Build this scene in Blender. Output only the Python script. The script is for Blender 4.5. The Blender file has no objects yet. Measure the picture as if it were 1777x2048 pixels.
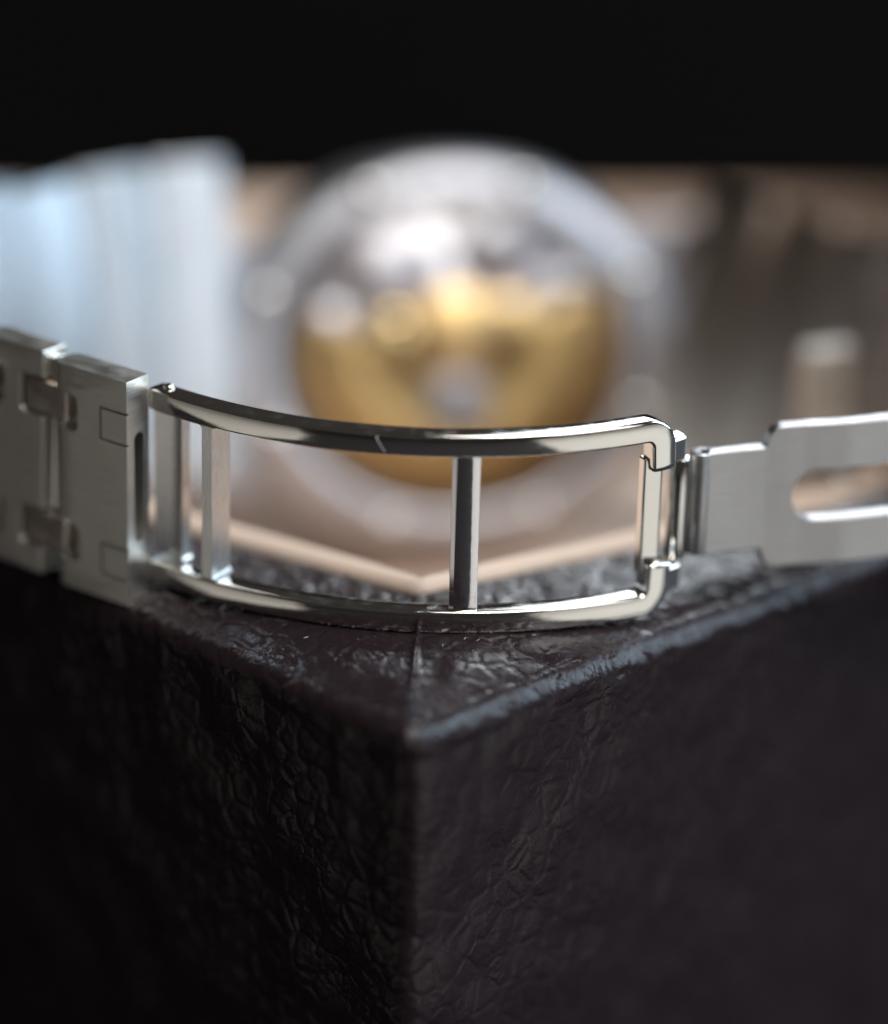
import bpy, bmesh, math, random
from math import sin, cos, radians, pi, hypot, exp, atan2
from mathutils import Vector, Matrix, noise

S = 0.1                      # written in millimetres, 1 Blender unit = 1 cm
random.seed(7)
scene = bpy.context.scene
C = scene.collection

# ------------------------------------------------------------------ camera
E = radians(23.0); ROLL = radians(1.5); D = 260.0; PM = 28.5
f = Vector((0, cos(E), -sin(E))); r0 = Vector((1, 0, 0)); u0 = r0.cross(f)
r = r0 * cos(ROLL) + u0 * sin(ROLL); u = -r0 * sin(ROLL) + u0 * cos(ROLL)
P0 = Vector((0, 0, 7.5)); CP = P0 - f * D
cam = bpy.data.cameras.new('camera'); co = bpy.data.objects.new('camera', cam); C.objects.link(co)
m = Matrix((r, u, -f)).transposed().to_4x4(); m.translation = CP * S
co.matrix_world = m
cam.sensor_fit = 'HORIZONTAL'; cam.sensor_width = 36
cam.lens = 36 * D / (1777 / PM)
cam.clip_start = 1; cam.clip_end = 2000
cam.dof.use_dof = True
cam.dof.focus_distance = (D - 2.6) * S
APERTURE = 21.0              # mm across
cam.dof.aperture_fstop = cam.lens * 1e-3 / (APERTURE * S)
cam.dof.aperture_blades = 9
scene.camera = co

# ------------------------------------------------------------------ light
w = bpy.data.worlds.new('World'); scene.world = w; w.use_nodes = True
bg = w.node_tree.nodes['Background']
bg.inputs[0].default_value = (0.80, 0.72, 0.66, 1); bg.inputs[1].default_value = 0.045
scene.view_settings.view_transform = 'Standard'
scene.view_settings.look = 'None'
scene.view_settings.exposure = 0
scene.cycles.max_bounces = 8
scene.cycles.sample_clamp_indirect = 8
scene.cycles.caustics_reflective = True

def lamp(name, pos, to, sx, sy, energy, col):
    l = bpy.data.lights.new(name, 'AREA'); l.shape = 'RECTANGLE'
    l.size = sx * S; l.size_y = sy * S; l.energy = energy; l.color = col
    o = bpy.data.objects.new(name, l); C.objects.link(o)
    p = Vector(pos); d = Vector(to) - p
    o.location = p * S; o.rotation_euler = d.to_track_quat('-Z', 'Y').to_euler()
    return o
lamp('window_light', (340, 60, 170), (-10, 30, -5), 240, 320, 12500, (0.66, 0.84, 1.0))
lamp('back_window_light', (105, 470, 215), (0, 0, 0), 150, 130, 6000, (0.86, 0.93, 1.0))
lamp('ceiling_light', (150, -120, 480), (10, 30, -10), 230, 230, 26000, (1.0, 0.97, 0.92))
lamp('front_fill_light', (370, -380, 250), (0, 20, 0), 240, 240, 6000, (0.94, 0.96, 1.0))  # added fill to brighten the caseback and gold; no window stands there

# ------------------------------------------------------------------ materials
def mat(name, base=(0.5, 0.5, 0.5), metal=0.0, rough=0.4, **kw):
    mt = bpy.data.materials.new(name); mt.use_nodes = True
    b = mt.node_tree.nodes['Principled BSDF']
    b.inputs['Base Color'].default_value = (*base, 1)
    b.inputs['Metallic'].default_value = metal
    b.inputs['Roughness'].default_value = rough
    for k, v in kw.items(): b.inputs[k.replace('_', ' ')].default_value = v
    return mt
def nodes(mt): return mt.node_tree.nodes, mt.node_tree.links, mt.node_tree.nodes['Principled BSDF']

def brushed(name, base, rough, scale=(1, 1, 60), strength=0.12, spot=0.0, coord='Object'):
    mt = mat(name, base, 1.0, rough)
    N, L, b = nodes(mt)
    tc = N.new('ShaderNodeTexCoord'); mp = N.new('ShaderNodeMapping')
    mp.inputs['Scale'].default_value = scale
    L.new(tc.outputs[coord], mp.inputs[0])
    n1 = N.new('ShaderNodeTexNoise'); n1.inputs['Scale'].default_value = 6; n1.inputs['Detail'].default_value = 5
    L.new(mp.outputs[0], n1.inputs['Vector'])
    bm_ = N.new('ShaderNodeBump'); bm_.inputs['Strength'].default_value = strength; bm_.inputs['Distance'].default_value = 0.004
    L.new(n1.outputs[0], bm_.inputs['Height']); L.new(bm_.outputs[0], b.inputs['Normal'])
    mr = N.new('ShaderNodeMapRange'); mr.inputs[1].default_value = 0.3; mr.inputs[2].default_value = 0.7
    mr.inputs[3].default_value = rough * 0.8; mr.inputs[4].default_value = rough * 1.25
    L.new(n1.outputs[0], mr.inputs[0]); L.new(mr.outputs[0], b.inputs['Roughness'])
    mr2 = N.new('ShaderNodeMapRange'); mr2.inputs[1].default_value = 0.25; mr2.inputs[2].default_value = 0.75
    L.new(n1.outputs[0], mr2.inputs[0])
    n3 = N.new('ShaderNodeTexNoise'); n3.inputs['Scale'].default_value = 3.0; n3.inputs['Detail'].default_value = 6
    L.new(tc.outputs[coord], n3.inputs['Vector'])
    ad = N.new('ShaderNodeMath'); ad.operation = 'MULTIPLY_ADD'; ad.inputs[1].default_value = 0.45; L.new(n3.outputs[0], ad.inputs[0])
    m3 = N.new('ShaderNodeMath'); m3.operation = 'MULTIPLY'; m3.inputs[1].default_value = 0.6; L.new(mr2.outputs[0], m3.inputs[0]); L.new(m3.outputs[0], ad.inputs[2])
    cm = N.new('ShaderNodeMixRGB'); cm.inputs[1].default_value = (*[c * 0.80 for c in base], 1); cm.inputs[2].default_value = (*[min(1, c * 1.16) for c in base], 1)
    L.new(ad.outputs[0], cm.inputs[0]); L.new(cm.outputs[0], b.inputs['Base Color'])
    return mt

def polished(name, base, rough=0.06, dust=0.0):
    mt = mat(name, base, 1.0, rough)
    N, L, b = nodes(mt)
    tc = N.new('ShaderNodeTexCoord')
    n1 = N.new('ShaderNodeTexNoise'); n1.inputs['Scale'].default_value = 9; n1.inputs['Detail'].default_value = 8
    L.new(tc.outputs['Object'], n1.inputs['Vector'])
    b1 = N.new('ShaderNodeBump'); b1.inputs['Strength'].default_value = 0.06; b1.inputs['Distance'].default_value = 0.006
    L.new(n1.outputs[0], b1.inputs['Height']); L.new(b1.outputs[0], b.inputs['Normal'])
    # faint hairline wear and dust in the roughness
    mp = N.new('ShaderNodeMapping'); mp.inputs['Scale'].default_value = (0.25, 0.25, 3.0); mp.inputs['Rotation'].default_value = (0.1, 0.25, 0.0)
    L.new(tc.outputs['Object'], mp.inputs[0])
    n2 = N.new('ShaderNodeTexNoise'); n2.inputs['Scale'].default_value = 40; n2.inputs['Detail'].default_value = 6
    L.new(mp.outputs[0], n2.inputs['Vector'])
    mr = N.new('ShaderNodeMapRange'); mr.inputs[1].default_value = 0.45; mr.inputs[2].default_value = 0.75
    mr.inputs[3].default_value = rough; mr.inputs[4].default_value = rough + 0.16
    L.new(n2.outputs[0], mr.inputs[0]); L.new(mr.outputs[0], b.inputs['Roughness'])
    return mt

M = {}
M['polished'] = polished('polished_steel', (0.80, 0.78, 0.74), 0.05)
M['bar'] = polished('cast_steel', (0.74, 0.72, 0.74), 0.07)
bb = M['bar'].node_tree.nodes
for n in bb:
    if n.type == 'BUMP': n.inputs['Strength'].default_value = 0.14; n.inputs['Distance'].default_value = 0.008
M['satin'] = brushed('satin_bar_steel', (0.78, 0.78, 0.78), 0.30, (14, 14, 1), 0.3)
M['connector'] = brushed('connector_steel', (0.86, 0.76, 0.68), 0.22, (1, 1, 1), 0.1)  # warm brown reflection put into the steel's base colour
M['bright'] = mat('scratched_steel', (0.9, 0.9, 0.9), 1.0, 0.45)
M['link'] = brushed('brushed_link_steel', (0.78, 0.76, 0.71), 0.36, (0.6, 1, 16), 0.45)
M['link_polish'] = polished('link_edge_steel', (0.72, 0.70, 0.68), 0.16)
M['blade'] = brushed('satin_blade_steel', (0.50, 0.50, 0.51), 0.38, (1, 1, 14), 0.10)
M['warm_shade_link'] = brushed('warm_shade_link_steel', (0.56, 0.47, 0.40), 0.26, (2, 1, 40), 0.15)  # right-hand links: dim warm reflections put into the base colour
M['arm_plate'] = brushed('sandblasted_arm_steel', (0.78, 0.76, 0.72), 0.62, (1, 1, 1), 0.2)
M['cool_lit_link'] = brushed('cool_lit_link_steel', (0.52, 0.56, 0.60), 0.36, (1, 1, 16), 0.3)  # left-hand far links: cool window light put into the base colour
M['dark'] = mat('recess_shade', (0.05, 0.045, 0.045), 0.6, 0.5)
M['case'] = brushed('brushed_case_steel', (0.54, 0.54, 0.58), 0.5, (1, 1, 20), 0.1)
M['gold'] = brushed('rose_gold_rotor', (1.0, 0.65, 0.28), 0.42, (2, 2, 2), 0.6)
M['gold_rim'] = mat('satin_gold_rim', (0.80, 0.52, 0.24), 1.0, 0.5)
M['gold_polish'] = mat('polished_gold', (1.0, 0.76, 0.38), 1.0, 0.22)
M['plate'] = brushed('rhodium_bridge', (0.86, 0.84, 0.86), 0.38, (3, 1, 30), 0.2)
M['jewel'] = mat('ruby_jewel', (0.45, 0.02, 0.06), 0.0, 0.08)
M['glass'] = mat('sapphire_crystal', (1, 1, 1), 0.0, 0.0)
gn, gl, gb = nodes(M['glass'])
g1_ = gn.new('ShaderNodeBsdfTransparent'); g1_.inputs[0].default_value = (0.97, 0.97, 0.98, 1)
g2_ = gn.new('ShaderNodeBsdfGlossy'); g2_.inputs['Roughness'].default_value = 0.03
fr_ = gn.new('ShaderNodeFresnel'); fr_.inputs[0].default_value = 1.3
gm_ = gn.new('ShaderNodeMixShader'); gl.new(fr_.outputs[0], gm_.inputs[0]); gl.new(g1_.outputs[0], gm_.inputs[1]); gl.new(g2_.outputs[0], gm_.inputs[2])
gl.new(gm_.outputs[0], gn['Material Output'].inputs[0])

# leather: pebbled grain, fine pores and long creases, all as relief
def leather(name, base, rough, creases=1.0):
    mt = mat(name, base, 0.0, rough)
    N, L, b = nodes(mt)
    b.inputs['Specular IOR Level'].default_value = 0.36
    tc = N.new('ShaderNodeTexCoord')
    nz = N.new('ShaderNodeTexNoise'); nz.inputs['Scale'].default_value = 3.2; nz.inputs['Detail'].default_value = 3
    L.new(tc.outputs['Object'], nz.inputs['Vector'])
    mx = N.new('ShaderNodeMixRGB'); mx.blend_type = 'LINEAR_LIGHT'; mx.inputs[0].default_value = 0.06
    L.new(tc.outputs['Object'], mx.inputs[1]); L.new(nz.outputs['Color'], mx.inputs[2])
    def vor(sc, feat, rnd=1.0):
        v = N.new('ShaderNodeTexVoronoi'); v.feature = feat; v.inputs['Scale'].default_value = sc
        v.inputs['Randomness'].default_value = rnd
        L.new(mx.outputs[0], v.inputs['Vector']); return v.outputs[0]
    def rng(src, a, bb_, c, d):
        q = N.new('ShaderNodeMapRange'); q.interpolation_type = 'SMOOTHSTEP'
        q.inputs[1].default_value = a; q.inputs[2].default_value = bb_; q.inputs[3].default_value = c; q.inputs[4].default_value = d
        L.new(src, q.inputs[0]); return q.outputs[0]
    def add(a, c, op='ADD'):
        q = N.new('ShaderNodeMath'); q.operation = op
        for i, s in enumerate((a, c)):
            if isinstance(s, float): q.inputs[i].default_value = s
            else: L.new(s, q.inputs[i])
        return q.outputs[0]
    def noi(sc, det):
        q = N.new('ShaderNodeTexNoise'); q.inputs['Scale'].default_value = sc; q.inputs['Detail'].default_value = det
        L.new(tc.outputs['Object'], q.inputs['Vector']); return q.outputs[0]
    # grain shows in patches, smooth stretched skin between them
    patch = rng(noi(0.8, 3), 0.34, 0.56, 0.12, 1.0)
    patch2 = rng(noi(1.7, 2), 0.42, 0.56, 0.1, 1.0)
    g1 = add(rng(vor(5.2, 'DISTANCE_TO_EDGE'), 0.0, 0.22, 0.0, 0.75), patch, 'MULTIPLY')
    g2 = add(rng(vor(11.0, 'DISTANCE_TO_EDGE'), 0.0, 0.25, 0.0, 0.22), patch2, 'MULTIPLY')
    pore = add(rng(vor(30.0, 'F1'), 0.0, 0.30, -0.16, 0.0), 1.0, 'MULTIPLY')
    fine = add(noi(48, 6), 0.20, 'MULTIPLY')
    mid = noi(7, 4)
    # the right-hand skin is stretched smoother than the left-hand one
    sx = N.new('ShaderNodeSeparateXYZ'); L.new(tc.outputs['Object'], sx.inputs[0])
    side = rng(sx.outputs[0], -0.03, 0.06, 1.0, 0.62)
    h = add(add(add(add(g1, g2), side, 'MULTIPLY'), add(pore, fine)), add(mid, 0.55, 'MULTIPLY'))
    bp = N.new('ShaderNodeBump'); bp.inputs['Strength'].default_value = 0.72; bp.inputs['Distance'].default_value = 0.016
    L.new(h, bp.inputs['Height']); L.new(bp.outputs[0], b.inputs['Normal'])
    L.new(rng(mid, 0.3, 0.7, rough - 0.06, rough + 0.09), b.inputs['Roughness'])
    return mt
M['leather'] = leather('dark_brown_leather', (0.0165, 0.0102, 0.0125), 0.26)

def fabric(name, base, rough=0.9, sc=60):
    mt = mat(name, base, 0, rough); N, L, b = nodes(mt)
    tc = N.new('ShaderNodeTexCoord'); n = N.new('ShaderNodeTexNoise'); n.inputs['Scale'].default_value = sc; n.inputs['Detail'].default_value = 5
    L.new(tc.outputs['Object'], n.inputs['Vector'])
    mx = N.new('ShaderNodeMixRGB'); mx.inputs[1].default_value = (*[c * 0.85 for c in base], 1); mx.inputs[2].default_value = (*[min(1, c * 1.12) for c in base], 1)
    L.new(n.outputs[0], mx.inputs[0]); L.new(mx.outputs[0], b.inputs['Base Color'])
    bp = N.new('ShaderNodeBump'); bp.inputs['Strength'].default_value = 0.4; bp.inputs['Distance'].default_value = 0.01
    L.new(n.outputs[0], bp.inputs['Height']); L.new(bp.outputs[0], b.inputs['Normal'])
    return mt
M['suede'] = fabric('tan_suede', (0.76, 0.57, 0.45))
M['piping'] = fabric('pale_piping', (0.70, 0.55, 0.45), 0.8)
M['reflector'] = fabric('pale_reflector', (0.62, 0.58, 0.53), 0.55, 3)  # for the added reflector sheets
M['backdrop'] = fabric('black_backdrop', (0.004, 0.004, 0.004), 0.95, 20)  # for the added dark backdrop
M['backdrop'].node_tree.nodes['Principled BSDF'].inputs['Specular IOR Level'].default_value = 0.05
M['mat'] = fabric('near_black_fabric', (0.010, 0.008, 0.009), 0.8, 20)

# ------------------------------------------------------------------ helpers
def mesh_obj(name, verts, faces, material, parent=None, smooth=True, bevel=0.0, segs=3, loc=None, rot=None):
    me = bpy.data.meshes.new(name)
    me.from_pydata([(v[0] * S, v[1] * S, v[2] * S) for v in verts], [], faces)
    bm = bmesh.new(); bm.from_mesh(me); bmesh.ops.recalc_face_normals(bm, faces=bm.faces); bm.to_mesh(me); bm.free()
    me.materials.append(material)
    o = bpy.data.objects.new(name, me); C.objects.link(o)
    if smooth: me.polygons.foreach_set('use_smooth', [True] * len(me.polygons))
    if bevel:
        bv = o.modifiers.new('bevel', 'BEVEL'); bv.width = bevel * S; bv.segments = segs; bv.limit_method = 'ANGLE'; bv.angle_limit = radians(35)
        bv.harden_normals = True
    if parent: o.parent = parent
    if loc is not None: o.location = Vector(loc) * S
    if rot is not None: o.rotation_euler = rot
    return o

def empty(name, loc, parent=None, rz=0):
    o = bpy.data.objects.new(name, None); C.objects.link(o); o.empty_display_size = 0.5
    o.location = Vector(loc) * S; o.rotation_euler = (0, 0, rz)
    if parent: o.parent = parent
    return o

def box_vf(x0, x1, y0, y1, z0, z1):
    v = [(x, y, z) for x in (x0, x1) for y in (y0, y1) for z in (z0, z1)]
    return v, [(0, 1, 3, 2), (4, 6, 7, 5), (0, 4, 5, 1), (2, 3, 7, 6), (0, 2, 6, 4), (1, 5, 7, 3)]

def rrect(w_, h_, rad, n=5, cx=0, cz=0):
    pts = []
    for (sx, sz, a0) in ((1, 1, 0), (-1, 1, 90), (-1, -1, 180), (1, -1, 270)):
        for i in range(n + 1):
            a = radians(a0 + 90 * i / n)
            pts.append((cx + sx * (w_ / 2 - rad) + rad * cos(a), cz + sz * (h_ / 2 - rad) + rad * sin(a)))
    return pts

def prism_xz(pts, y0, y1):
    """outline in x,z pushed from y0 to y1"""
    n = len(pts)
    v = [(p[0], y0, p[1]) for p in pts] + [(p[0], y1, p[1]) for p in pts]
    fc = [tuple(range(n)), tuple(range(2 * n - 1, n - 1, -1))] + [(i, (i + 1) % n, n + (i + 1) % n, n + i) for i in range(n)]
    return v, fc

def prism_yz(pts, x0, x1):
    n = len(pts)
    v = [(x0, p[0], p[1]) for p in pts] + [(x1, p[0], p[1]) for p in pts]
    fc = [tuple(range(n)), tuple(range(2 * n - 1, n - 1, -1))] + [(i, (i + 1) % n, n + (i + 1) % n, n + i) for i in range(n)]
    return v, fc

def cyl_z(cx, cy, rad, z0, z1, n=28, cap=0.15):
    prof = [(rad - cap, z0), (rad - cap * 0.3, z0 + cap * 0.3), (rad, z0 + cap), (rad, z1 - cap), (rad - cap * 0.3, z1 - cap * 0.3), (rad - cap, z1)]
    v = []; fc = []
    for (q, z) in prof:
        for i in range(n):
            a = 2 * pi * i / n; v.append((cx + q * cos(a), cy + q * sin(a), z))
    for k in range(len(prof) - 1):
        for i in range(n):
            j = (i + 1) % n; fc.append((k * n + i, k * n + j, (k + 1) * n + j, (k + 1) * n + i))
    fc.append(tuple(range(n - 1, -1, -1))); fc.append(tuple((len(prof) - 1) * n + i for i in range(n)))
    return v, fc

def lathe_y(prof, n=64, close=True):
    """profile of (radius, y) turned about the y axis"""
    v = []; fc = []
    for (q, y) in prof:
        for i in range(n):
            a = 2 * pi * i / n; v.append((q * cos(a), y, q * sin(a)))
    K = len(prof)
    for k in range(K - 1 if not close else K):
        k2 = (k + 1) % K
        for i in range(n):
            j = (i + 1) % n; fc.append((k * n + i, k2 * n + i, k2 * n + j, k * n + j))
    return v, fc

def disc_y(rad, y0, y1, n=48, bev=0.2, cx=0, cz=0):
    prof = [(rad, y1), (rad, y0 + bev), (rad - bev, y0)]
    v = []; fc = []
    for (q, y) in prof:
        for i in range(n):
            a = 2 * pi * i / n; v.append((cx + q * cos(a), y, cz + q * sin(a)))
    for k in range(2):
        for i in range(n):
            j = (i + 1) % n; fc.append((k * n + i, (k + 1) * n + i, (k + 1) * n + j, k * n + j))
    fc.append(tuple(range(n))); fc.append(tuple(2 * n + i for i in range(n - 1, -1, -1)))
    return v, fc

def carve(o, cutters):
    """cut the shapes (verts, faces) out of object o for good"""
    tmp = []
    for (v, fc) in cutters:
        c = mesh_obj('cutter', v, fc, M['dark'], smooth=False)
        c.matrix_world = o.matrix_world.copy()
        md = o.modifiers.new('cut', 'BOOLEAN'); md.operation = 'DIFFERENCE'; md.object = c; md.solver = 'EXACT'
        tmp.append(c)
    bpy.context.view_layer.update()
    dg = bpy.context.evaluated_depsgraph_get()
    me = bpy.data.meshes.new_from_object(o.evaluated_get(dg))
    o.modifiers.clear(); old = o.data; o.data = me; me.name = old.name; bpy.data.meshes.remove(old)
    for c in tmp: 
        cm = c.data; bpy.data.objects.remove(c); bpy.data.meshes.remove(cm)

# ------------------------------------------------------------------ setting: tabletop and added reflector sheets
v, fc = box_vf(-900, 900, -700, 900, -80, -62)
tbl = mesh_obj('tabletop', v, fc, M['mat'], smooth=False); tbl['kind'] = 'structure'  # out of view; kept near black so the leather and rails mirror dark
def add_reflector(pts):  # unseen pale sheets added to give the clasp rails bright reflections
    nn = len(pts); v = [(x, y, -61.9) for x, y in pts] + [(x, y, -60.9) for x, y in pts]
    fc = [tuple(range(nn)), tuple(range(2 * nn - 1, nn - 1, -1))] + [(i, (i + 1) % nn, nn + (i + 1) % nn, nn + i) for i in range(nn)]
    o = mesh_obj('reflector_sheet', v, fc, M['reflector'], smooth=False, bevel=0.4); o['kind'] = 'structure'
add_reflector([(-88, -95), (-136, -178), (-400, -520), (-640, -300), (-600, -95), (-100, -40)])
add_reflector([(60, -68), (102, -178), (250, -520), (620, -420), (600, -150), (92, -28)])

# ------------------------------------------------------------------ leather box
lbox = empty('leather_box', (-1.9, -18.6, -62))
lbox['label'] = 'dark brown grained leather box with tan lined tray under the watch clasp'
lbox['category'] = 'box'
OFF = Vector((1.9, 18.6, 62))
TZ = 0.18                                  # top of the rim
corner = Vector((-1.9, -18.9)); ang = radians(43.5)
dR = Vector((cos(ang), sin(ang))); dL = Vector((-cos(ang), sin(ang)))
SIDE = 150.0
oR = corner + dR * SIDE; oL = corner + dL * SIDE; oB = corner + dR * SIDE + dL * SIDE
V0 = Vector((-1.6, 2.3)); cR = V0 + Vector((cos(radians(31)), sin(radians(31)))) * 44; cL = V0 + Vector((-cos(radians(31)), sin(radians(31)))) * 44
def seg_pts(a, b, n, p=1.0): return [a.lerp(b, (i / n) ** p) for i in range(n)]
# matching loops: outer outline and inner opening of the rim
outer = []; inner = []; seam_d = []
def run(a, b, c, d, n, p=1.0):
    for i in range(n):
        t = (i / n) ** p if p > 0 else 1 - (1 - i / n) ** (-p)
        outer.append(a.lerp(b, t)); inner.append(c.lerp(d, t))
bk = 11.0
iR2 = oR + (oB - oR).normalized() * bk + (corner - oR).normalized() * bk
iL2 = oL + (oB - oL).normalized() * bk + (corner - oL).normalized() * bk
iB2 = oB + (oR - oB).normalized() * bk + (oL - oB).normalized() * bk
kR = 0.42
run(corner, corner.lerp(oR, kR), V0, cR, 300, 1.35)
run(corner.lerp(oR, kR), oR, cR, iR2, 20)
run(oR, oB, iR2, iB2, 10); run(oB, oL, iB2, iL2, 10)
run(oL, corner.lerp(oL, kR), iL2, cL, 20)
run(corner.lerp(oL, kR), corner, cL, V0, 300, -1.35)
n = len(outer)
def smooth_normals():
    res = []
    for i in range(n):
        a = outer[(i - 1) % n]; b = outer[(i + 1) % n]; t = (b - a)
        nn = Vector((t.y, -t.x)).normalized()
        res.append(nn)
    return res
nout = smooth_normals()
# round the upright corner by pulling the first points in
def round_corner(i_c, cpt, rad, d1, d2):
    cen = cpt + (d1 + d2) * rad
    for i in range(n):
        p = outer[i]; q = p - cpt
        s1 = q.dot(d1); s2 = q.dot(d2)
        if min(s1, s2) < 1e-3 and max(s1, s2) < rad:
            v_ = (p - cen)
            if v_.length > 1e-6: outer[i] = cen + v_.normalized() * rad; nout[i] = v_.normalized()
round_corner(0, corner, 1.6, dR, dL)
BV = 1.7
def relief(x, y):
    """padded surface: broad swells, folds near the mitre seam"""
    p = Vector((x * 0.16, y * 0.16, 3.1)); h = noise.noise(p) * 0.30
    p = Vector((x * 0.55, y * 0.55, 8.0)); h += noise.noise(p) * 0.13
    p = Vector((x * 1.5 + y * 0.4, y * 1.1, 2.0)); h += abs(noise.noise(p)) * 0.10
    return h
prof = []
NT = 90
for k in range(NT + 1): prof.append(('top', k / NT))
for k in range(1, 15): prof.append(('bev', k / 14))
for k in range(1, 70): prof.append(('side', (k / 69) ** 1.25))
verts = []; 
for kind, t in prof:
    for i in range(n):
        O = outer[i]; N_ = nout[i]; I = inner[i]; E_ = O - N_ * BV
        if kind == 'top':
            p = I.lerp(E_, t)
            roll = -0.35 * max(0, 1 - (p - I).length / 0.7) ** 2
            # mitre seam: the right panel laps over the left
            ax = (V0 - corner).normalized(); q = p - corner; sd = q.x * ax.y - q.y * ax.x
            amp = 1.0
            z = TZ + relief(p.x, p.y) * (0.5 if abs(p.x) < 30 else 0.7) + roll
            wob = 0.12 * noise.noise(Vector((0, p.y * 0.7, 5)))
            sd += wob
            z += 0.06 / (1 + exp(-max(-9, min(9, sd * 10)))) + (0.22 + 0.12 * noise.noise(Vector((2, p.y * 1.3, 1)))) * exp(-(sd / 0.20) ** 2)
            z -= 0.9 * t ** 5
            verts.append((p.x, p.y, z))
        elif kind == 'bev':
            a = t * pi / 2
            p = E_ + N_ * (BV * sin(a)); z = TZ - 0.9 - BV * (1 - cos(a)) + relief(p.x, p.y) * 0.5 * cos(a)
            p = p + N_ * 0.12 * noise.noise(Vector((p.x * .6, p.y * .6, z))) * sin(a)
            verts.append((p.x, p.y, z))
        else:
            z = TZ - 0.9 - BV - t * (60 - BV)
            p = O + N_ * (0.35 * noise.noise(Vector((O.x * .2, O.y * .2, z * .2))) + 0.12 * noise.noise(Vector((O.x * .6, O.y * .6, z * .6))))
            verts.append((p.x, p.y, z))
faces = []
for k in range(len(prof) - 1):
    for i in range(n):
        j = (i + 1) % n; faces.append((k * n + i, k * n + j, (k + 1) * n + j, (k + 1) * n + i))
verts = [(a + OFF.x, b + OFF.y, c + OFF.z) for a, b, c in verts]
cover = mesh_obj('leather_cover', verts, faces, M['leather'], lbox)
# tan tray: walls and floor inside the opening
FLOOR = -22.0
step = 1
tv = []; 
for z, k in ((TZ - 0.2, 0.0), (TZ - 1.0, 0.15), (-1.6, 2.5), (-6.0, 11.0), (FLOOR, 30.0)):
    for i in range(0, n, 6):
        I = inner[i]; c0 = Vector((-1.6, 80)); dd = (c0 - I).normalized() * k
        tv.append((I.x + dd.x + OFF.x, I.y + dd.y + OFF.y, z + OFF.z))
m_ = len(range(0, n, 6)); tf = []
for k in range(4):
    for i in range(m_):
        j = (i + 1) % m_; tf.append((k * m_ + i, k * m_ + j, (k + 1) * m_ + j, (k + 1) * m_ + i))
tf.append(tuple(4 * m_ + i for i in range(m_)))
mesh_obj('tray_lining', tv, tf, M['suede'], lbox, smooth=False)
# pale piping round the opening
def tube(path, rad, closed=False, nn=10):
    v = []; fc = []; K = len(path)
    for i, p in enumerate(path):
        a = path[(i - 1) % K] if (closed or i > 0) else p
        b = path[(i + 1) % K] if (closed or i < K - 1) else p
        t = (b - a).normalized(); s_ = t.cross(Vector((0, 0, 1))); s_.normalize(); w_ = s_.cross(t)
        rr = rad[i] if isinstance(rad, list) else rad
        for j in range(nn):
            q = 2 * pi * j / nn; c_ = p + s_ * (rr * cos(q)) + w_ * (rr * sin(q)); v.append(tuple(c_))
    for i in range(K if closed else K - 1):
        i2 = (i + 1) % K
        for j in range(nn):
            j2 = (j + 1) % nn; fc.append((i * nn + j, i * nn + j2, i2 * nn + j2, i2 * nn + j))
    if not closed: fc.append(tuple(range(nn))); fc.append(tuple((K - 1) * nn + j for j in range(nn - 1, -1, -1)))
    return v, fc
path = []
for i in range(0, n, 3):
    I = inner[i]; c0 = Vector((-1.6, 80)); dd = (c0 - I).normalized() * 1.0
    path.append(Vector((I.x + dd.x, I.y + dd.y, TZ - 0.3)) + OFF)
v, fc = tube(path, 1.05, True)
mesh_obj('piping', v, fc, M['piping'], lbox)
v, fc = box_vf(-1, 1, -1, 1, -1, 0)
bv_ = [(p.x + OFF.x, p.y + OFF.y, z + OFF.z) for z in (-61.9, -60.5) for p in (corner + (dR + dL) * 3, oR + (dL - dR) * 3, oB - (dL + dR) * 3, oL + (dR - dL) * 3)]
mesh_obj('base_board', bv_, [(0, 1, 2, 3), (4, 7, 6, 5), (0, 4, 5, 1), (1, 5, 6, 2), (2, 6, 7, 3), (3, 7, 4, 0)], M['mat'], lbox, smooth=False)

# ------------------------------------------------------------------ wristwatch
watch = empty('wristwatch', (0, 0, 0))
watch['label'] = 'steel wristwatch on its side with open folding clasp in front and gold rotor behind'
watch['category'] = 'wristwatch'

# ---- bracelet links
TH = 2.35
def rounded_link(name, L_, H, z_off=0.0, parent=None, material=None):
    """long side along local x (front face y=0, back y=TH), height H centred on z=0"""
    xs = L_ / 2
    pts = []
    rl = 0.75
    # plan outline: left end rounded (hinge side), right end square
    for i in range(7):
        a = radians(90 + 90 * i / 6); pts.append((-xs + rl + rl * cos(a), TH - rl + rl * sin(a)))
    for i in range(7):
        a = radians(180 + 90 * i / 6); pts.append((-xs + rl + rl * cos(a), rl + rl * sin(a)))
    pts += [(xs, 0), (xs, TH)]
    nn = len(pts)
    v = [(p[0], p[1], -H / 2) for p in pts] + [(p[0], p[1], H / 2) for p in pts]
    fc = [tuple(range(nn)), tuple(range(2 * nn - 1, nn - 1, -1))] + [(i, (i + 1) % nn, nn + (i + 1) % nn, nn + i) for i in range(nn)]
    return mesh_obj(name, v, fc, material or M['link'], parent, smooth=False)

CZ = [5.0, -5.0]      # connector heights relative to the link centre
def pockets(L_, side, H=17.0):
    res = []
    for cz in CZ:
        x = side * L_ / 2
        out = rrect(4.5, 2.85, 0.55, 5, x, cz * H / 17.0)
        res.append(prism_xz(out, -1, 1.15))
    return res
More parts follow.
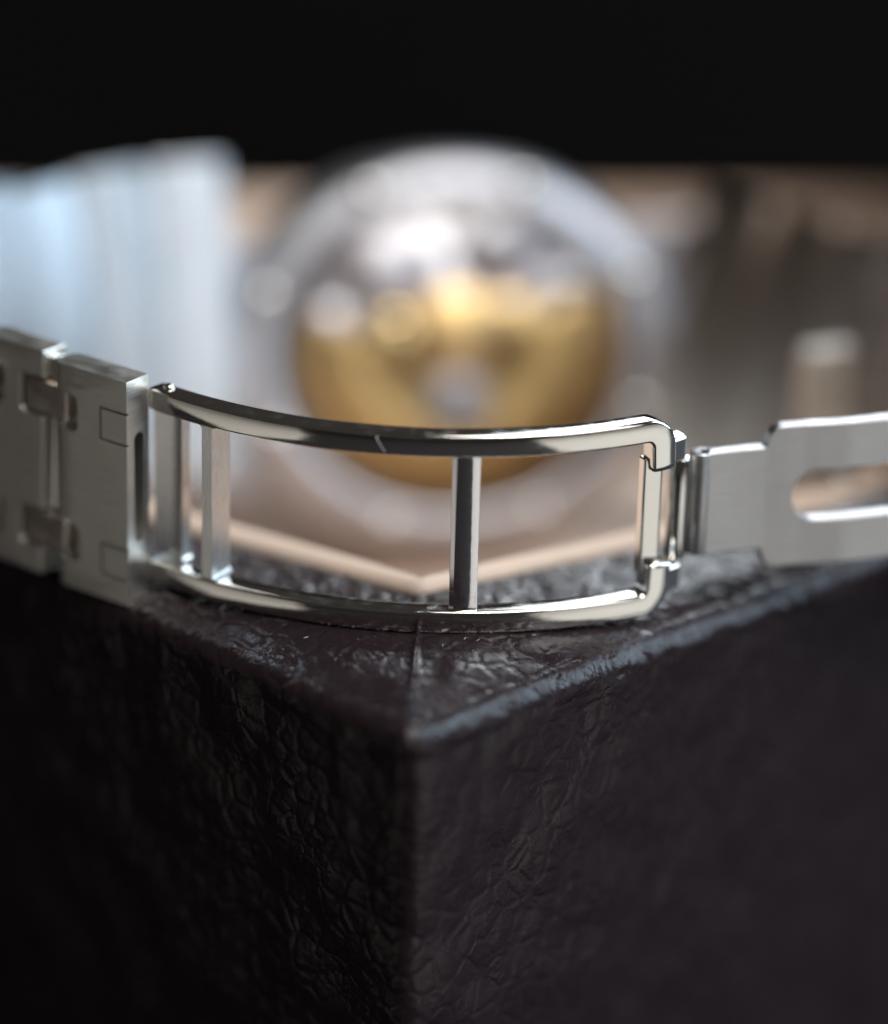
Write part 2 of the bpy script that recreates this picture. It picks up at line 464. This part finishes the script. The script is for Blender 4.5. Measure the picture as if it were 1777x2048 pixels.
# front link, clasp side: pockets at its left, engraved outlines at its right, a slot through its end
A = Vector((-27.9, 5.25)); B = Vector((-22.35, 1.25))
Lk = (B - A).length; dirv = (B - A).normalized(); lang = atan2(dirv.y, dirv.x)
link0 = rounded_link('bracelet_link', Lk, 17.1, parent=None)
cuts = pockets(Lk, -1)
def stadium(w_, h_, cx, cz): return rrect(w_, h_, w_ / 2 - 0.001, 8, cx, cz)
cuts.append(prism_yz(stadium(1.0, 8.4, TH * 0.55, 0.25), Lk / 2 - 3.6, Lk / 2 + 1))
for cz in (4.85, -5.55):
    hh = 2.35; x0 = Lk / 2 - 2.55
    cuts.append(box_vf(x0, x0 + 0.2, -1, 0.26, cz - hh / 2, cz + hh / 2 + 0.2))
    cuts.append(box_vf(x0 + 0.16, Lk / 2 + 1, -1, 0.20, cz + hh / 2, cz + hh / 2 + 0.2))
    cuts.append(box_vf(x0 + 0.16, Lk / 2 + 1, -1, 0.20, cz - hh / 2, cz - hh / 2 + 0.16))
carve(link0, cuts)
bv = link0.modifiers.new('bevel', 'BEVEL'); bv.width = 0.018; bv.segments = 3; bv.limit_method = 'ANGLE'; bv.angle_limit = radians(40); bv.harden_normals = True
link0.data.polygons.foreach_set('use_smooth', [True] * len(link0.data.polygons))
link0.parent = watch
mid = (A + B) / 2
link0.location = Vector((mid.x, mid.y, 7.55)) * S; link0.rotation_euler = (0, 0, lang)
# added dark block standing for the shade inside the slot
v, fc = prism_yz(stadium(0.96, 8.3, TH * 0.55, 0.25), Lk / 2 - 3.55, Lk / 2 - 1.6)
mesh_obj('slot_shade', v, fc, M['dark'], link0, smooth=False)

# ordinary links, copied along the loop
def link_proto(L_, H, material):
    o = rounded_link('bracelet_link', L_, H, material=material)
    carve(o, pockets(L_, -1, H) + pockets(L_, 1, H))
    bv = o.modifiers.new('bevel', 'BEVEL'); bv.width = 0.016; bv.segments = 3; bv.limit_method = 'ANGLE'; bv.angle_limit = radians(40); bv.harden_normals = True
    o.data.polygons.foreach_set('use_smooth', [True] * len(o.data.polygons))
    return o
def connector_mesh():
    out = rrect(4.2, 2.55, 0.5, 5)
    return prism_xz(out, 0.05, 1.9)
loopL = [(-28.6, 5.75), (-34.0, 10.0), (-38.6, 15.4), (-41.7, 21.8), (-43.0, 28.8), (-42.4, 35.8), (-39.8, 42.2), (-35.6, 47.8), (-30.2, 52.3), (-24.6, 55.6), (-18.6, 57.6)]
loopR = [(37.5, 15.5), (39.6, 22.3), (40.6, 29.4), (40.2, 36.5), (38.4, 43.4), (35.2, 49.8), (31.0, 55.6), (26.0, 60.4), (20.4, 64.0)]
HC = Vector((-0.6, 63.0, -4.2))      # centre of the watch head
proto = link_proto(6.3, 17.1, M['link']); proto_far = None
cv, cf = connector_mesh()
con0 = mesh_obj('connector', cv, cf, M['connector'], proto, smooth=True, bevel=0.22, loc=(3.45, 0.02, 5.0))
con1 = mesh_obj('connector', cv, cf, M['connector'], proto, smooth=True, bevel=0.22, loc=(3.45, 0.02, -5.0))
con1.data = con0.data
pinv, pinf = cyl_z(3.45, TH / 2 + 0.1, 0.55, -8.0, 8.0, 20)
pin0 = mesh_obj('pin', pinv, pinf, M['link_polish'], proto)
used = False
def copy_part(o, parent):
    c = o.copy(); C.objects.link(c); c.parent = parent
    for ch in list(o.children): copy_part(ch, c)
    return c
def place_loop(pts, flip):
    global used
    K = len(pts) - 1
    for i in range(K):
        a = Vector(pts[i]); b = Vector(pts[i + 1])
        # the band stays level with the clasp over the rim, then sinks and widens towards the lugs
        frac = (i + 0.5) / K if not flip else (i + 0.5) / K * 0.75 + 0.25
        t1 = max(0.0, min(1.0, frac / 0.25)); t2 = max(0.0, min(1.0, (frac - 0.42) / 0.4))
        zc = 7.55 + 1.7 * t1 + ((0.8 if not flip else -1.5) - 9.25) * t2 * t2 * (3 - 2 * t2)
        sc = 1.0 + (0.55 if not flip else 0.40) * t2
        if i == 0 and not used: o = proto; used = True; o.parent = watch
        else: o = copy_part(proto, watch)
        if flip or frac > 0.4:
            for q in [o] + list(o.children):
                q.material_slots[0].link = 'OBJECT'; q.material_slots[0].material = M['warm_shade_link'] if flip else M['cool_lit_link']
        mid_ = (a + b) / 2
        if not flip: d = (a - b).normalized()
        else: d = (b - a).normalized()
        o.location = Vector((mid_.x, mid_.y, zc)) * S
        tw = radians(2 + 17 * t2) if not flip else radians(5 + 20 * t2)
        o.rotation_euler = (tw, 0, atan2(d.y, d.x))
        if i == 0 and not flip: o.rotation_euler[0] = radians(-2)
        o.scale = (0.99, 1, sc)
place_loop(loopL, False)
place_loop(loopR, True)

# ---- folding clasp frame: an arc in plan, mapped from (s along, z up, r inward)
R_ = 31.0; cxx, cyy = -0.5, 26.4
def MP(s, z, rr):
    ph = s / R_; q = R_ - rr
    return Vector((cxx + q * sin(ph), cyy - q * cos(ph), z))
clasp = empty('folding_clasp', (0, -4.6, 0), watch)
CO = Vector((0, 4.6, 0))
ZM = 7.64
def rail(name, up):
    """rounded bar swept along the (s,z) path; front face slightly crowned"""
    path = []
    zt = 14.25
    for i in range(90): path.append((-22.3 + (15.25 + 22.3) * i / 89, zt, 0.83, 0.0))
    # down the corner
    rc = 1.35
    for i in range(1, 13):
        a = radians(90 - 86 * i / 12); path.append((15.25 + rc * cos(a), zt - rc + rc * sin(a), 0.83 + 0.12 * i / 12, 0.0))
    last = path[-1]
    for i in range(1, 6): path.append((last[0] + 0.10 * i / 5, last[1] - 1.75 * i / 5, 0.95, 0.0))
    T = 1.62
    v = []; fc = []
    # section in (n: across in s-z plane, rr: radial)
    def section(hw):
        pts = []
        b = 0.24; nb = 6
        crown = 0.05
        for i in range(nb + 1):
            a = radians(90 * (1 - i / nb)); pts.append((hw - b + b * sin(a), b - b * cos(a)))
        m = 8
        for i in range(1, m):
            q = i / m; x = (hw - b) * (1 - 2 * q); pts.append((x, -crown * (1 - (x / (hw - b)) ** 2)))
        for i in range(nb + 1):
            a = radians(90 * i / nb); pts.append((-(hw - b) - b * sin(a), b - b * cos(a)))
        b2 = 0.16
        for i in range(4):
            a = radians(90 * i / 3); pts.append((-hw + b2 - b2 * cos(a), T - b2 + b2 * sin(a)))
        for i in range(4):
            a = radians(90 * (1 - i / 3)); pts.append((hw - b2 + b2 * cos(a), T - b2 + b2 * sin(a)))
        return pts
    K = len(path)
    for i, (s, z, hw, dr) in enumerate(path):
        a = path[max(i - 1, 0)]; b = path[min(i + 1, K - 1)]
        t = Vector((b[0] - a[0], b[1] - a[1])).normalized(); nn = Vector((-t.y, t.x))
        for (q, rr) in section(hw):
            ss = s + nn.x * q; zz = z + nn.y * q
            if not up: zz = 2 * ZM - zz
            v.append(tuple(MP(ss, zz, rr + dr) + CO))
    ns = len(section(0.83))
    for i in range(K - 1):
        for j in range(ns):
            j2 = (j + 1) % ns; fc.append((i * ns + j, i * ns + j2, (i + 1) * ns + j2, (i + 1) * ns + j))
    fc.append(tuple(range(ns))); fc.append(tuple((K - 1) * ns + j for j in range(ns - 1, -1, -1)))
    return mesh_obj(name, v, fc, M['polished'], clasp)
rail('frame_rail', True)
rail('frame_rail', False)

sc_ = []
for i in range(9):
    q = i / 8; sc_.append(MP(-4.25 + 0.62 * q ** 1.5, 14.85 - 1.15 * q, -0.045) + CO)
v, fc = tube(sc_, [0.012 + 0.022 * sin(pi * (0.15 + 0.8 * i / 8)) for i in range(9)], False, 6)
mesh_obj('scratch', v, fc, M['bright'], clasp)

def flared_bar(name, s0, s1, r_front, r_back, material, flare=0.45, bevel=0.12, z0=1.9, z1=13.5, yaw=0.0):
    """upright bar between the rails whose ends spread into fillets"""
    prof = []
    hs = (s1 - s0) / 2; mid = (s0 + s1) / 2
    zs = []
    for i in range(7):
        a = radians(90 * i / 6); zs.append((z0 + flare * (1 - cos(a)), hs + flare * (1 - sin(a))))
    for i in range(1, 12): zs.append((z0 + flare + (z1 - z0 - 2 * flare) * i / 12, hs))
    for i in range(7):
        a = radians(90 * (1 - i / 6)); zs.append((z1 - flare * (1 - cos(a)), hs + flare * (1 - sin(a))))
    v = []; fc = []
    for (z, h) in zs:
        for (ss, rr) in ((mid - h, r_front), (mid + h, r_front + yaw), (mid + h, r_back), (mid - h, r_back)):
            v.append(tuple(MP(ss, z, rr) + CO))
    K = len(zs)
    for i in range(K - 1):
        for j in range(4):
            j2 = (j + 1) % 4; fc.append((i * 4 + j, i * 4 + j2, (i + 1) * 4 + j2, (i + 1) * 4 + j))
    fc.append((0, 1, 2, 3)); fc.append(tuple((K - 1) * 4 + j for j in (3, 2, 1, 0)))
    return mesh_obj(name, v, fc, material, clasp, bevel=bevel, segs=3)
flared_bar('cross_bar', -17.45, -16.6, 0.03, 2.3, M['satin'], 0.35, 0.10)
cv_ = []; cf_ = []
sec_ = [(1.02, 0.42), (1.30, 0.27), (1.36, 0.24), (2.1, 0.22), (2.72, 0.30), (2.78, 0.33), (3.02, 0.47), (3.02, 1.4), (1.02, 1.4)]
zz_ = [1.85, 2.0, 2.2] + [2.2 + (13.3 - 2.2) * i / 20 for i in range(1, 21)] + [13.5]
for z in zz_:
    for (a, b) in sec_: cv_.append(tuple(MP(a, z, b + (0.10 if z > 2.1 else 0.10 - 0.25 * (2.1 - z))) + CO))
q_ = len(sec_)
for i in range(len(zz_) - 1):
    for j in range(q_): cf_.append((i * q_ + j, i * q_ + (j + 1) % q_, (i + 1) * q_ + (j + 1) % q_, (i + 1) * q_ + j))
cf_.append(tuple(range(q_))); cf_.append(tuple((len(zz_) - 1) * q_ + j for j in range(q_ - 1, -1, -1)))
mesh_obj('cross_bar', cv_, cf_, M['bar'], clasp, bevel=0.03, segs=2)
flared_bar('end_plate', -23.2, -20.35, 1.3, 2.2, M['link_polish'], 0.5, 0.15)
# springbar tip that shows between link and frame
v, fc = cyl_z(0, 0, 0.42, 14.3, 15.35, 20, 0.2)
pp = MP(-21.3, 0, 1.0)
mesh_obj('spring_bar', [(a + pp.x, b + pp.y + 4.6, c) for a, b, c in v], fc, M['polished'], clasp)
# hinge at the right: end bar, barrel
eb = []
for z_ in (3.0, 11.9):
    for (a, b) in ((15.45, 0.85), (16.75, 0.58), (17.0, 0.8), (17.0, 1.7), (15.45, 1.7)): eb.append(tuple(MP(a, z_, b) + CO))
mesh_obj('end_bar', eb, [(0, 1, 2, 3, 4), (9, 8, 7, 6, 5)] + [(i, (i + 1) % 5, 5 + (i + 1) % 5, 5 + i) for i in range(5)], M['polished'], clasp, bevel=0.14, segs=5)
for nm, x, y, rad, z0, z1 in (('hinge_barrel', 16.5, 2.5, 0.78, 3.5, 11.2),):
    v, fc = cyl_z(x, y + 4.6, rad, z0, z1, 36, 0.14)
    mesh_obj(nm, v, fc, M['polished'], clasp)
for up in (True, False):
    out = []
    for (s_, z_, rr) in [(15.9, z_, rr) for z_ in (11.25, 13.15) for rr in (0.35, 1.75)] + [(17.5, z_, rr) for z_ in (11.25, 13.15) for rr in (0.45, 1.8)] + [(19.1, z_, rr) for z_ in (11.25, 13.15) for rr in (0.75, 2.0)]:
        out.append(tuple(MP(s_, z_ if up else 2 * 7.3 - z_ , rr) + CO))
    fc = [(0, 1, 3, 2), (8, 10, 11, 9)]
    for k in (0, 4): fc += [(k, k + 4, k + 5, k + 1), (k + 1, k + 5, k + 7, k + 3), (k + 3, k + 7, k + 6, k + 2), (k + 2, k + 6, k + 4, k)]
    mesh_obj('hinge_ear', out, fc, M['polished'], clasp, bevel=0.28, segs=4)

# ---- folding blade
def blade():
    pts = []
    # centre line in plan (front surface) by distance t
    plan = [(18.0, 2.35), (18.7, 2.55), (20.5, 3.25), (22.8, 4.0), (25.5, 4.7), (29, 5.5), (33, 6.9), (37, 9.2), (39.5, 11.6)]
    # arclength
    L = [0]
    for i in range(1, len(plan)): L.append(L[-1] + hypot(plan[i][0] - plan[i - 1][0], plan[i][1] - plan[i - 1][1]))
    def at(t):
        t = max(0, min(L[-1], t))
        for i in range(1, len(L)):
            if t <= L[i] or i == len(L) - 1:
                k = (t - L[i - 1]) / (L[i] - L[i - 1]); a = plan[i - 1]; b = plan[i]
                tx, ty = b[0] - a[0], b[1] - a[1]; h = hypot(tx, ty)
                return a[0] + tx * k, a[1] + ty * k
    def P(t, z, d):
        x, y = at(t); x2, y2 = at(min(t + .6, L[-1])); x1, y1 = at(max(t - .6, 0)); tx, ty = x2 - x1, y2 - y1; h = hypot(tx, ty)
        return (x - ty / h * d, y + tx / h * d + 4.6, z)
    # outline z half heights along t, slot in the middle
    T0 = 5.0; end = L[-1]
    ts = [0, .5, 1, 2, 3, 4, T0 - .05]
    cols = []
    zc = 7.5
    up = []
    for t in ts: up.append((t, 3.92))
    for i in range(7):
        a = radians(90 * i / 6); up.append((T0 + 0.15 + 1.1 * (1 - cos(a)), 4.05 + 0.35 + 1.05 * sin(a)))
    t = T0 + 1.6
    while t < end: up.append((t, 5.45)); t += 0.6
    up.append((end, 5.45))
    # slot half height as a function of t
    sl0 = T0 + 2.15; rs = 1.9
    def slot(t):
        if t <= sl0: return 0
        d = t - sl0
        return rs if d >= rs else math.sqrt(max(0, rs * rs - (rs - d) ** 2))
    extra = [sl0 + rs * k for k in (0.0, .02, .08, .18, .32, .5, .75, 1.0)]
    tz = sorted(set([round(a, 4) for a, _ in up] + extra))
    def hh(t):
        for i in range(1, len(up)):
            if t <= up[i][0] + 1e-9:
                a, b = up[i - 1], up[i]; k = 0 if b[0] == a[0] else (t - a[0]) / (b[0] - a[0]); return a[1] + (b[1] - a[1]) * k
        return up[-1][1]
    th = 1.0
    bm = bmesh.new()
    def vert(t, z, d): 
        p = P(t, z, d); return bm.verts.new((p[0] * S, p[1] * S, p[2] * S))
    rows = []
    for t in tz:
        H = hh(t); s_ = slot(t)
        rows.append((t, [zc - H, zc - s_], [zc + s_, zc + H]))
    cache = {}
    def gv(t, z, d):
        k = (round(t, 4), round(z, 4), d)
        if k not in cache: cache[k] = vert(t, z, d)
        return cache[k]
    def quad(a, b, c_, d_):
        vs = []
        for q in (a, b, c_, d_):
            if q not in vs: vs.append(q)
        if len(vs) >= 3:
            try: bm.faces.new(vs)
            except ValueError: pass
    for i in range(len(rows) - 1):
        t0, lo0, hi0 = rows[i]; t1, lo1, hi1 = rows[i + 1]
        for b0, b1 in ((lo0, lo1), (hi0, hi1)):
            for d in (0, th): quad(gv(t0, b0[0], d), gv(t1, b1[0], d), gv(t1, b1[1], d), gv(t0, b0[1], d))
        for z0, z1 in ((lo0[0], lo1[0]), (hi0[1], hi1[1])):
            quad(gv(t0, z0, 0), gv(t1, z1, 0), gv(t1, z1, th), gv(t0, z0, th))
        if slot(t1) > 0:
            for z0, z1 in ((lo0[1], lo1[1]), (hi0[0], hi1[0])):
                quad(gv(t0, z0, 0), gv(t1, z1, 0), gv(t1, z1, th), gv(t0, z0, th))
    t, lo, hi = rows[0]
    quad(gv(t, lo[0], 0), gv(t, hi[1], 0), gv(t, hi[1], th), gv(t, lo[0], th))
    t, lo, hi = rows[-1]
    quad(gv(t, lo[0], 0), gv(t, lo[1], 0), gv(t, lo[1], th), gv(t, lo[0], th)); quad(gv(t, hi[0], 0), gv(t, hi[1], 0), gv(t, hi[1], th), gv(t, hi[0], th))
    bmesh.ops.recalc_face_normals(bm, faces=bm.faces)
    me = bpy.data.meshes.new('folding_blade'); bm.to_mesh(me); bm.free()
    me.materials.append(M['blade']); me.polygons.foreach_set('use_smooth', [True] * len(me.polygons))
    o = bpy.data.objects.new('folding_blade', me); C.objects.link(o); o.parent = clasp
    bv = o.modifiers.new('bevel', 'BEVEL'); bv.width = 0.014; bv.segments = 3; bv.limit_method = 'ANGLE'; bv.angle_limit = radians(40); bv.harden_normals = True
    return o
blade()
v, fc = cyl_z(18.05, 3.1 + 4.6, 0.82, 3.58, 11.42, 36, 0.16)
mesh_obj('blade_knuckle', v, fc, M['blade'], clasp)
# cover of the clasp where blade and bracelet meet at the right
arm = [(39.0, 12.5), (36.4, 15.0), (34.2, 18.6), (32.6, 23.0), (31.4, 28.0), (30.5, 33.5), (30.0, 39.0)]
av = []; af = []
for i, (x, y) in enumerate(arm):
    a0 = arm[max(i - 1, 0)]; a1 = arm[min(i + 1, len(arm) - 1)]; tx, ty = a1[0] - a0[0], a1[1] - a0[1]; h = hypot(tx, ty)
    for d, z in ((-0.35, -5.5), (0.35, -5.5), (0.35, -1.2), (-0.35, -1.2)): av.append((x - ty / h * d, y + tx / h * d + 4.6, z))
for i in range(len(arm) - 1):
    for j in range(4): af.append((i * 4 + j, i * 4 + (j + 1) % 4, i * 4 + 4 + (j + 1) % 4, i * 4 + 4 + j))
af.append((0, 1, 2, 3)); af.append(tuple((len(arm) - 1) * 4 + j for j in (3, 2, 1, 0)))
mesh_obj('folding_arm', av, af, M['blade'], clasp, bevel=0.12)
v, fc = box_vf(-2.1, 2.1, -0.8, 0.8, -6.0, 6.4)
mesh_obj('arm_end_plate', v, fc, M['arm_plate'], clasp, bevel=0.3, loc=(30.2, 38.6 + 4.6, 0), rot=(0, 0, radians(24)))

# ---- watch head, caseback towards the clasp
head = empty('watch_case', HC, watch, radians(14)); head.rotation_euler[0] = radians(-19); head.scale = (1.15, 1.0, 1.0)
def oct_ring(rx, rz, y, n=64, k=0.12):
    out = []
    for i in range(n):
        a = 2 * pi * i / n; m8 = cos(((a + pi / 8) % (pi / 4)) - pi / 8)
        q = 1 / (1 - k + k * m8) * (1 - k * 0.5 + k * 0.5 / m8)
        out.append((rx * cos(a) * q, y, rz * sin(a) * q))
    return out
rings = [(16.4, 15.9, -3.6), (16.9, 16.4, -3.1), (17.6, 16.6, -1.5), (18.2, 17.0, 0), (18.0, 16.8, 2.0), (17.2, 16.2, 2.9), (17.4, 16.4, 3.1), (17.0, 16.0, 5.6), (14.0, 13.4, 6.2)]
v = []; fc = []
for (a, b, y) in rings: v += oct_ring(a, b, y)
for k in range(len(rings) - 1):
    for i in range(64):
        j = (i + 1) % 64; fc.append((k * 64 + i, k * 64 + j, (k + 1) * 64 + j, (k + 1) * 64 + i))
fc.append(tuple(range(64))); fc.append(tuple((len(rings) - 1) * 64 + i for i in range(64)))
mesh_obj('case_body', v, fc, M['case'], head, bevel=0.2)
v, fc = lathe_y([(16.6, -3.5), (16.6, -4.2), (16.1, -4.9), (14.4, -5.5), (13.7, -5.4), (13.4, -4.9), (13.4, -3.5)], 96)
mesh_obj('caseback_ring', v, fc, M['case'], head)
for i in range(8):
    a = pi / 8 + i * pi / 4
    v, fc = disc_y(0.85, -5.75, -5.0, 24, 0.2)
    s_ = mesh_obj('screw', v, fc, M['polished'], head, loc=(15.2 * cos(a), 0, 15.2 * sin(a)))
v, fc = disc_y(13.62, -5.30, -4.95, 64, 0.01)
mesh_obj('crystal', v, fc, M['glass'], head)
v, fc = disc_y(13.4, -3.75, -3.3, 64, 0.1)
mp_ = mesh_obj('movement_plate', v, fc, M['plate'], head)
for k, (x, z, rd, yy) in enumerate(((4.0, 8.6, 3.4, -4.1), (9.2, 4.6, 2.2, -4.1), (-4.5, 7.2, 3.9, -4.05), (-9.0, 2.8, 2.3, -4.05), (1.5, 3.0, 2.4, -4.2))):
    v, fc = disc_y(rd, yy - 0.2, -3.5, 32, 0.35, x, z)
    mesh_obj('bridge', v, fc, M['plate'], mp_)
for (x, z, rd) in ((0.6, 1.6, 4.0), (4.6, 2.2, 2.6), (-3.6, 1.4, 2.4)):
    v, fc = disc_y(rd, -4.5, -4.32, 40, 0.08, x, z)
    mesh_obj('gear_wheel', v, fc, M['gold'], mp_)
for (x, z) in ((3.0, 5.6), (-2.6, 4.2), (6.9, 7.2), (-7.0, 8.4)):
    v, fc = disc_y(0.5, -4.45, -4.2, 20, 0.12, x, z)
    mesh_obj('jewel', v, fc, M['jewel'], mp_)
for (x, z, rd) in ((4.2, 9.4, 1.0), (9.6, 5.2, 0.9), (-8.4, 7.6, 0.7), (0.5, 11.0, 0.6), (10.9, 1.2, 0.6), (-3.0, 9.6, 0.5)):  # polished domes added to throw white glints from the movement
    v, fc = lathe_y([(0.01, -0.45), (rd * 0.35, -0.42), (rd * 0.7, -0.3), (rd * 0.92, -0.12), (rd, 0.1), (rd, 0.4), (0.01, 0.4)], 24, False)
    mesh_obj('steel_glint_dome', v, fc, M['polished'], mp_, loc=(x, -4.3, z))
# rotor: heavy gold half ring, arm and hub
def sector(r0_, r1_, a0, a1, y0, y1, n_=40, cx=0, cz=0):
    v = []; fc = []
    for i in range(n_ + 1):
        a = radians(a0 + (a1 - a0) * i / n_)
        for q, y in ((r0_, y0), (r1_, y0), (r1_, y1), (r0_, y1)): v.append((cx + q * cos(a), y, cz + q * sin(a)))
    for i in range(n_):
        for j in range(4):
            j2 = (j + 1) % 4; fc.append((i * 4 + j, i * 4 + j2, i * 4 + 4 + j2, i * 4 + 4 + j))
    fc.append((0, 1, 2, 3)); fc.append(tuple(n_ * 4 + j for j in (3, 2, 1, 0)))
    return v, fc
v, fc = sector(2.6, 12.8, 160, 384, -4.55, -4.2)
rot = mesh_obj('rotor', v, fc, M['gold'], head)
v, fc = sector(10.6, 12.8, 164, 380, -4.62, -4.5)
mesh_obj('rotor_rim', v, fc, M['gold_rim'], rot)
v, fc = disc_y(2.9, -4.75, -4.2, 40, 0.3, 0.3, -4.4)
mesh_obj('rotor_hub', v, fc, M['case'], rot)
for (x, z, rd) in ((-4.2, 2.0, 2.1), (6.5, -1.0, 0.6), (5.4, -8.0, 0.6)):  # polished gold domes added to catch the lamps as yellow glints
    v, fc = lathe_y([(0.01, -0.5), (rd * 0.35, -0.46), (rd * 0.7, -0.33), (rd * 0.92, -0.13), (rd, 0.1), (rd, 0.4), (0.01, 0.4)], 24, False)
    mesh_obj('gold_glint_dome', v, fc, M['gold_polish'], rot, loc=(x, -4.42, z))
for sx in (-1, 1):
    v, fc = box_vf(-3.2, 3.2, -2.2, 3.6, -10.8, 10.8)
    mesh_obj('lug', v, fc, M['case'], head, bevel=0.5, loc=(sx * 17.8, 0, 0), rot=(0, 0, sx * radians(-12)))

# ------------------------------------------------------------------ dark backdrop added behind the tray to blacken the upper background
backdrop = empty('dark_backdrop', (0, 91, 0), None, radians(4.5))
backdrop['label'] = 'added dark lid panel standing upright behind the tan tray and watch'
backdrop['category'] = 'backdrop'
v, fc = box_vf(-118, 118, 0, 9, 0.3, 30)
mesh_obj('backdrop_panel', v, fc, M['backdrop'], backdrop, smooth=False, bevel=2.0)

# ------------------------------------------------------------------ dust and lint on the leather
dv = []; dfc = []
rnd = random.Random(3)
for k in range(260):
    t = rnd.random() ** 0.7
    base = V0.lerp(corner, rnd.random()); side = dR if rnd.random() < 0.62 else dL
    p = base + side * rnd.uniform(0, 26)
    if (p - corner).dot(dL) < 2.2 or (p - corner).dot(dR) < 2.2: continue
    if p.y > V0.y + abs(p.x - V0.x) * 0.6 - 0.5: continue
    z = TZ + relief(p.x, p.y) * 0.5 + 0.07; q = rnd.uniform(0.012, 0.035); b0 = len(dv)
    ln = q * (1 if rnd.random() < 0.8 else rnd.uniform(5, 14)); a = rnd.uniform(0, pi); cx_, sx_ = cos(a), sin(a)
    for (i, j, kk) in ((1, 0, 0), (0, 1, 0), (-1, 0, 0), (0, -1, 0), (0, 0, 1), (0, 0, -1)):
        dv.append((p.x + i * ln * cx_ - j * q * sx_, p.y + i * ln * sx_ + j * q * cx_, z + kk * q))
    for tri in ((0, 1, 4), (1, 2, 4), (2, 3, 4), (3, 0, 4), (1, 0, 5), (2, 1, 5), (3, 2, 5), (0, 3, 5)): dfc.append(tuple(b0 + x for x in tri))
du = mesh_obj('dust', dv, dfc, mat('pale_dust', (0.55, 0.53, 0.5), 0, 0.8), smooth=False); du['kind'] = 'stuff'
du['label'] = 'fine pale dust specks and lint scattered on the dark leather rim'; du['category'] = 'dust'
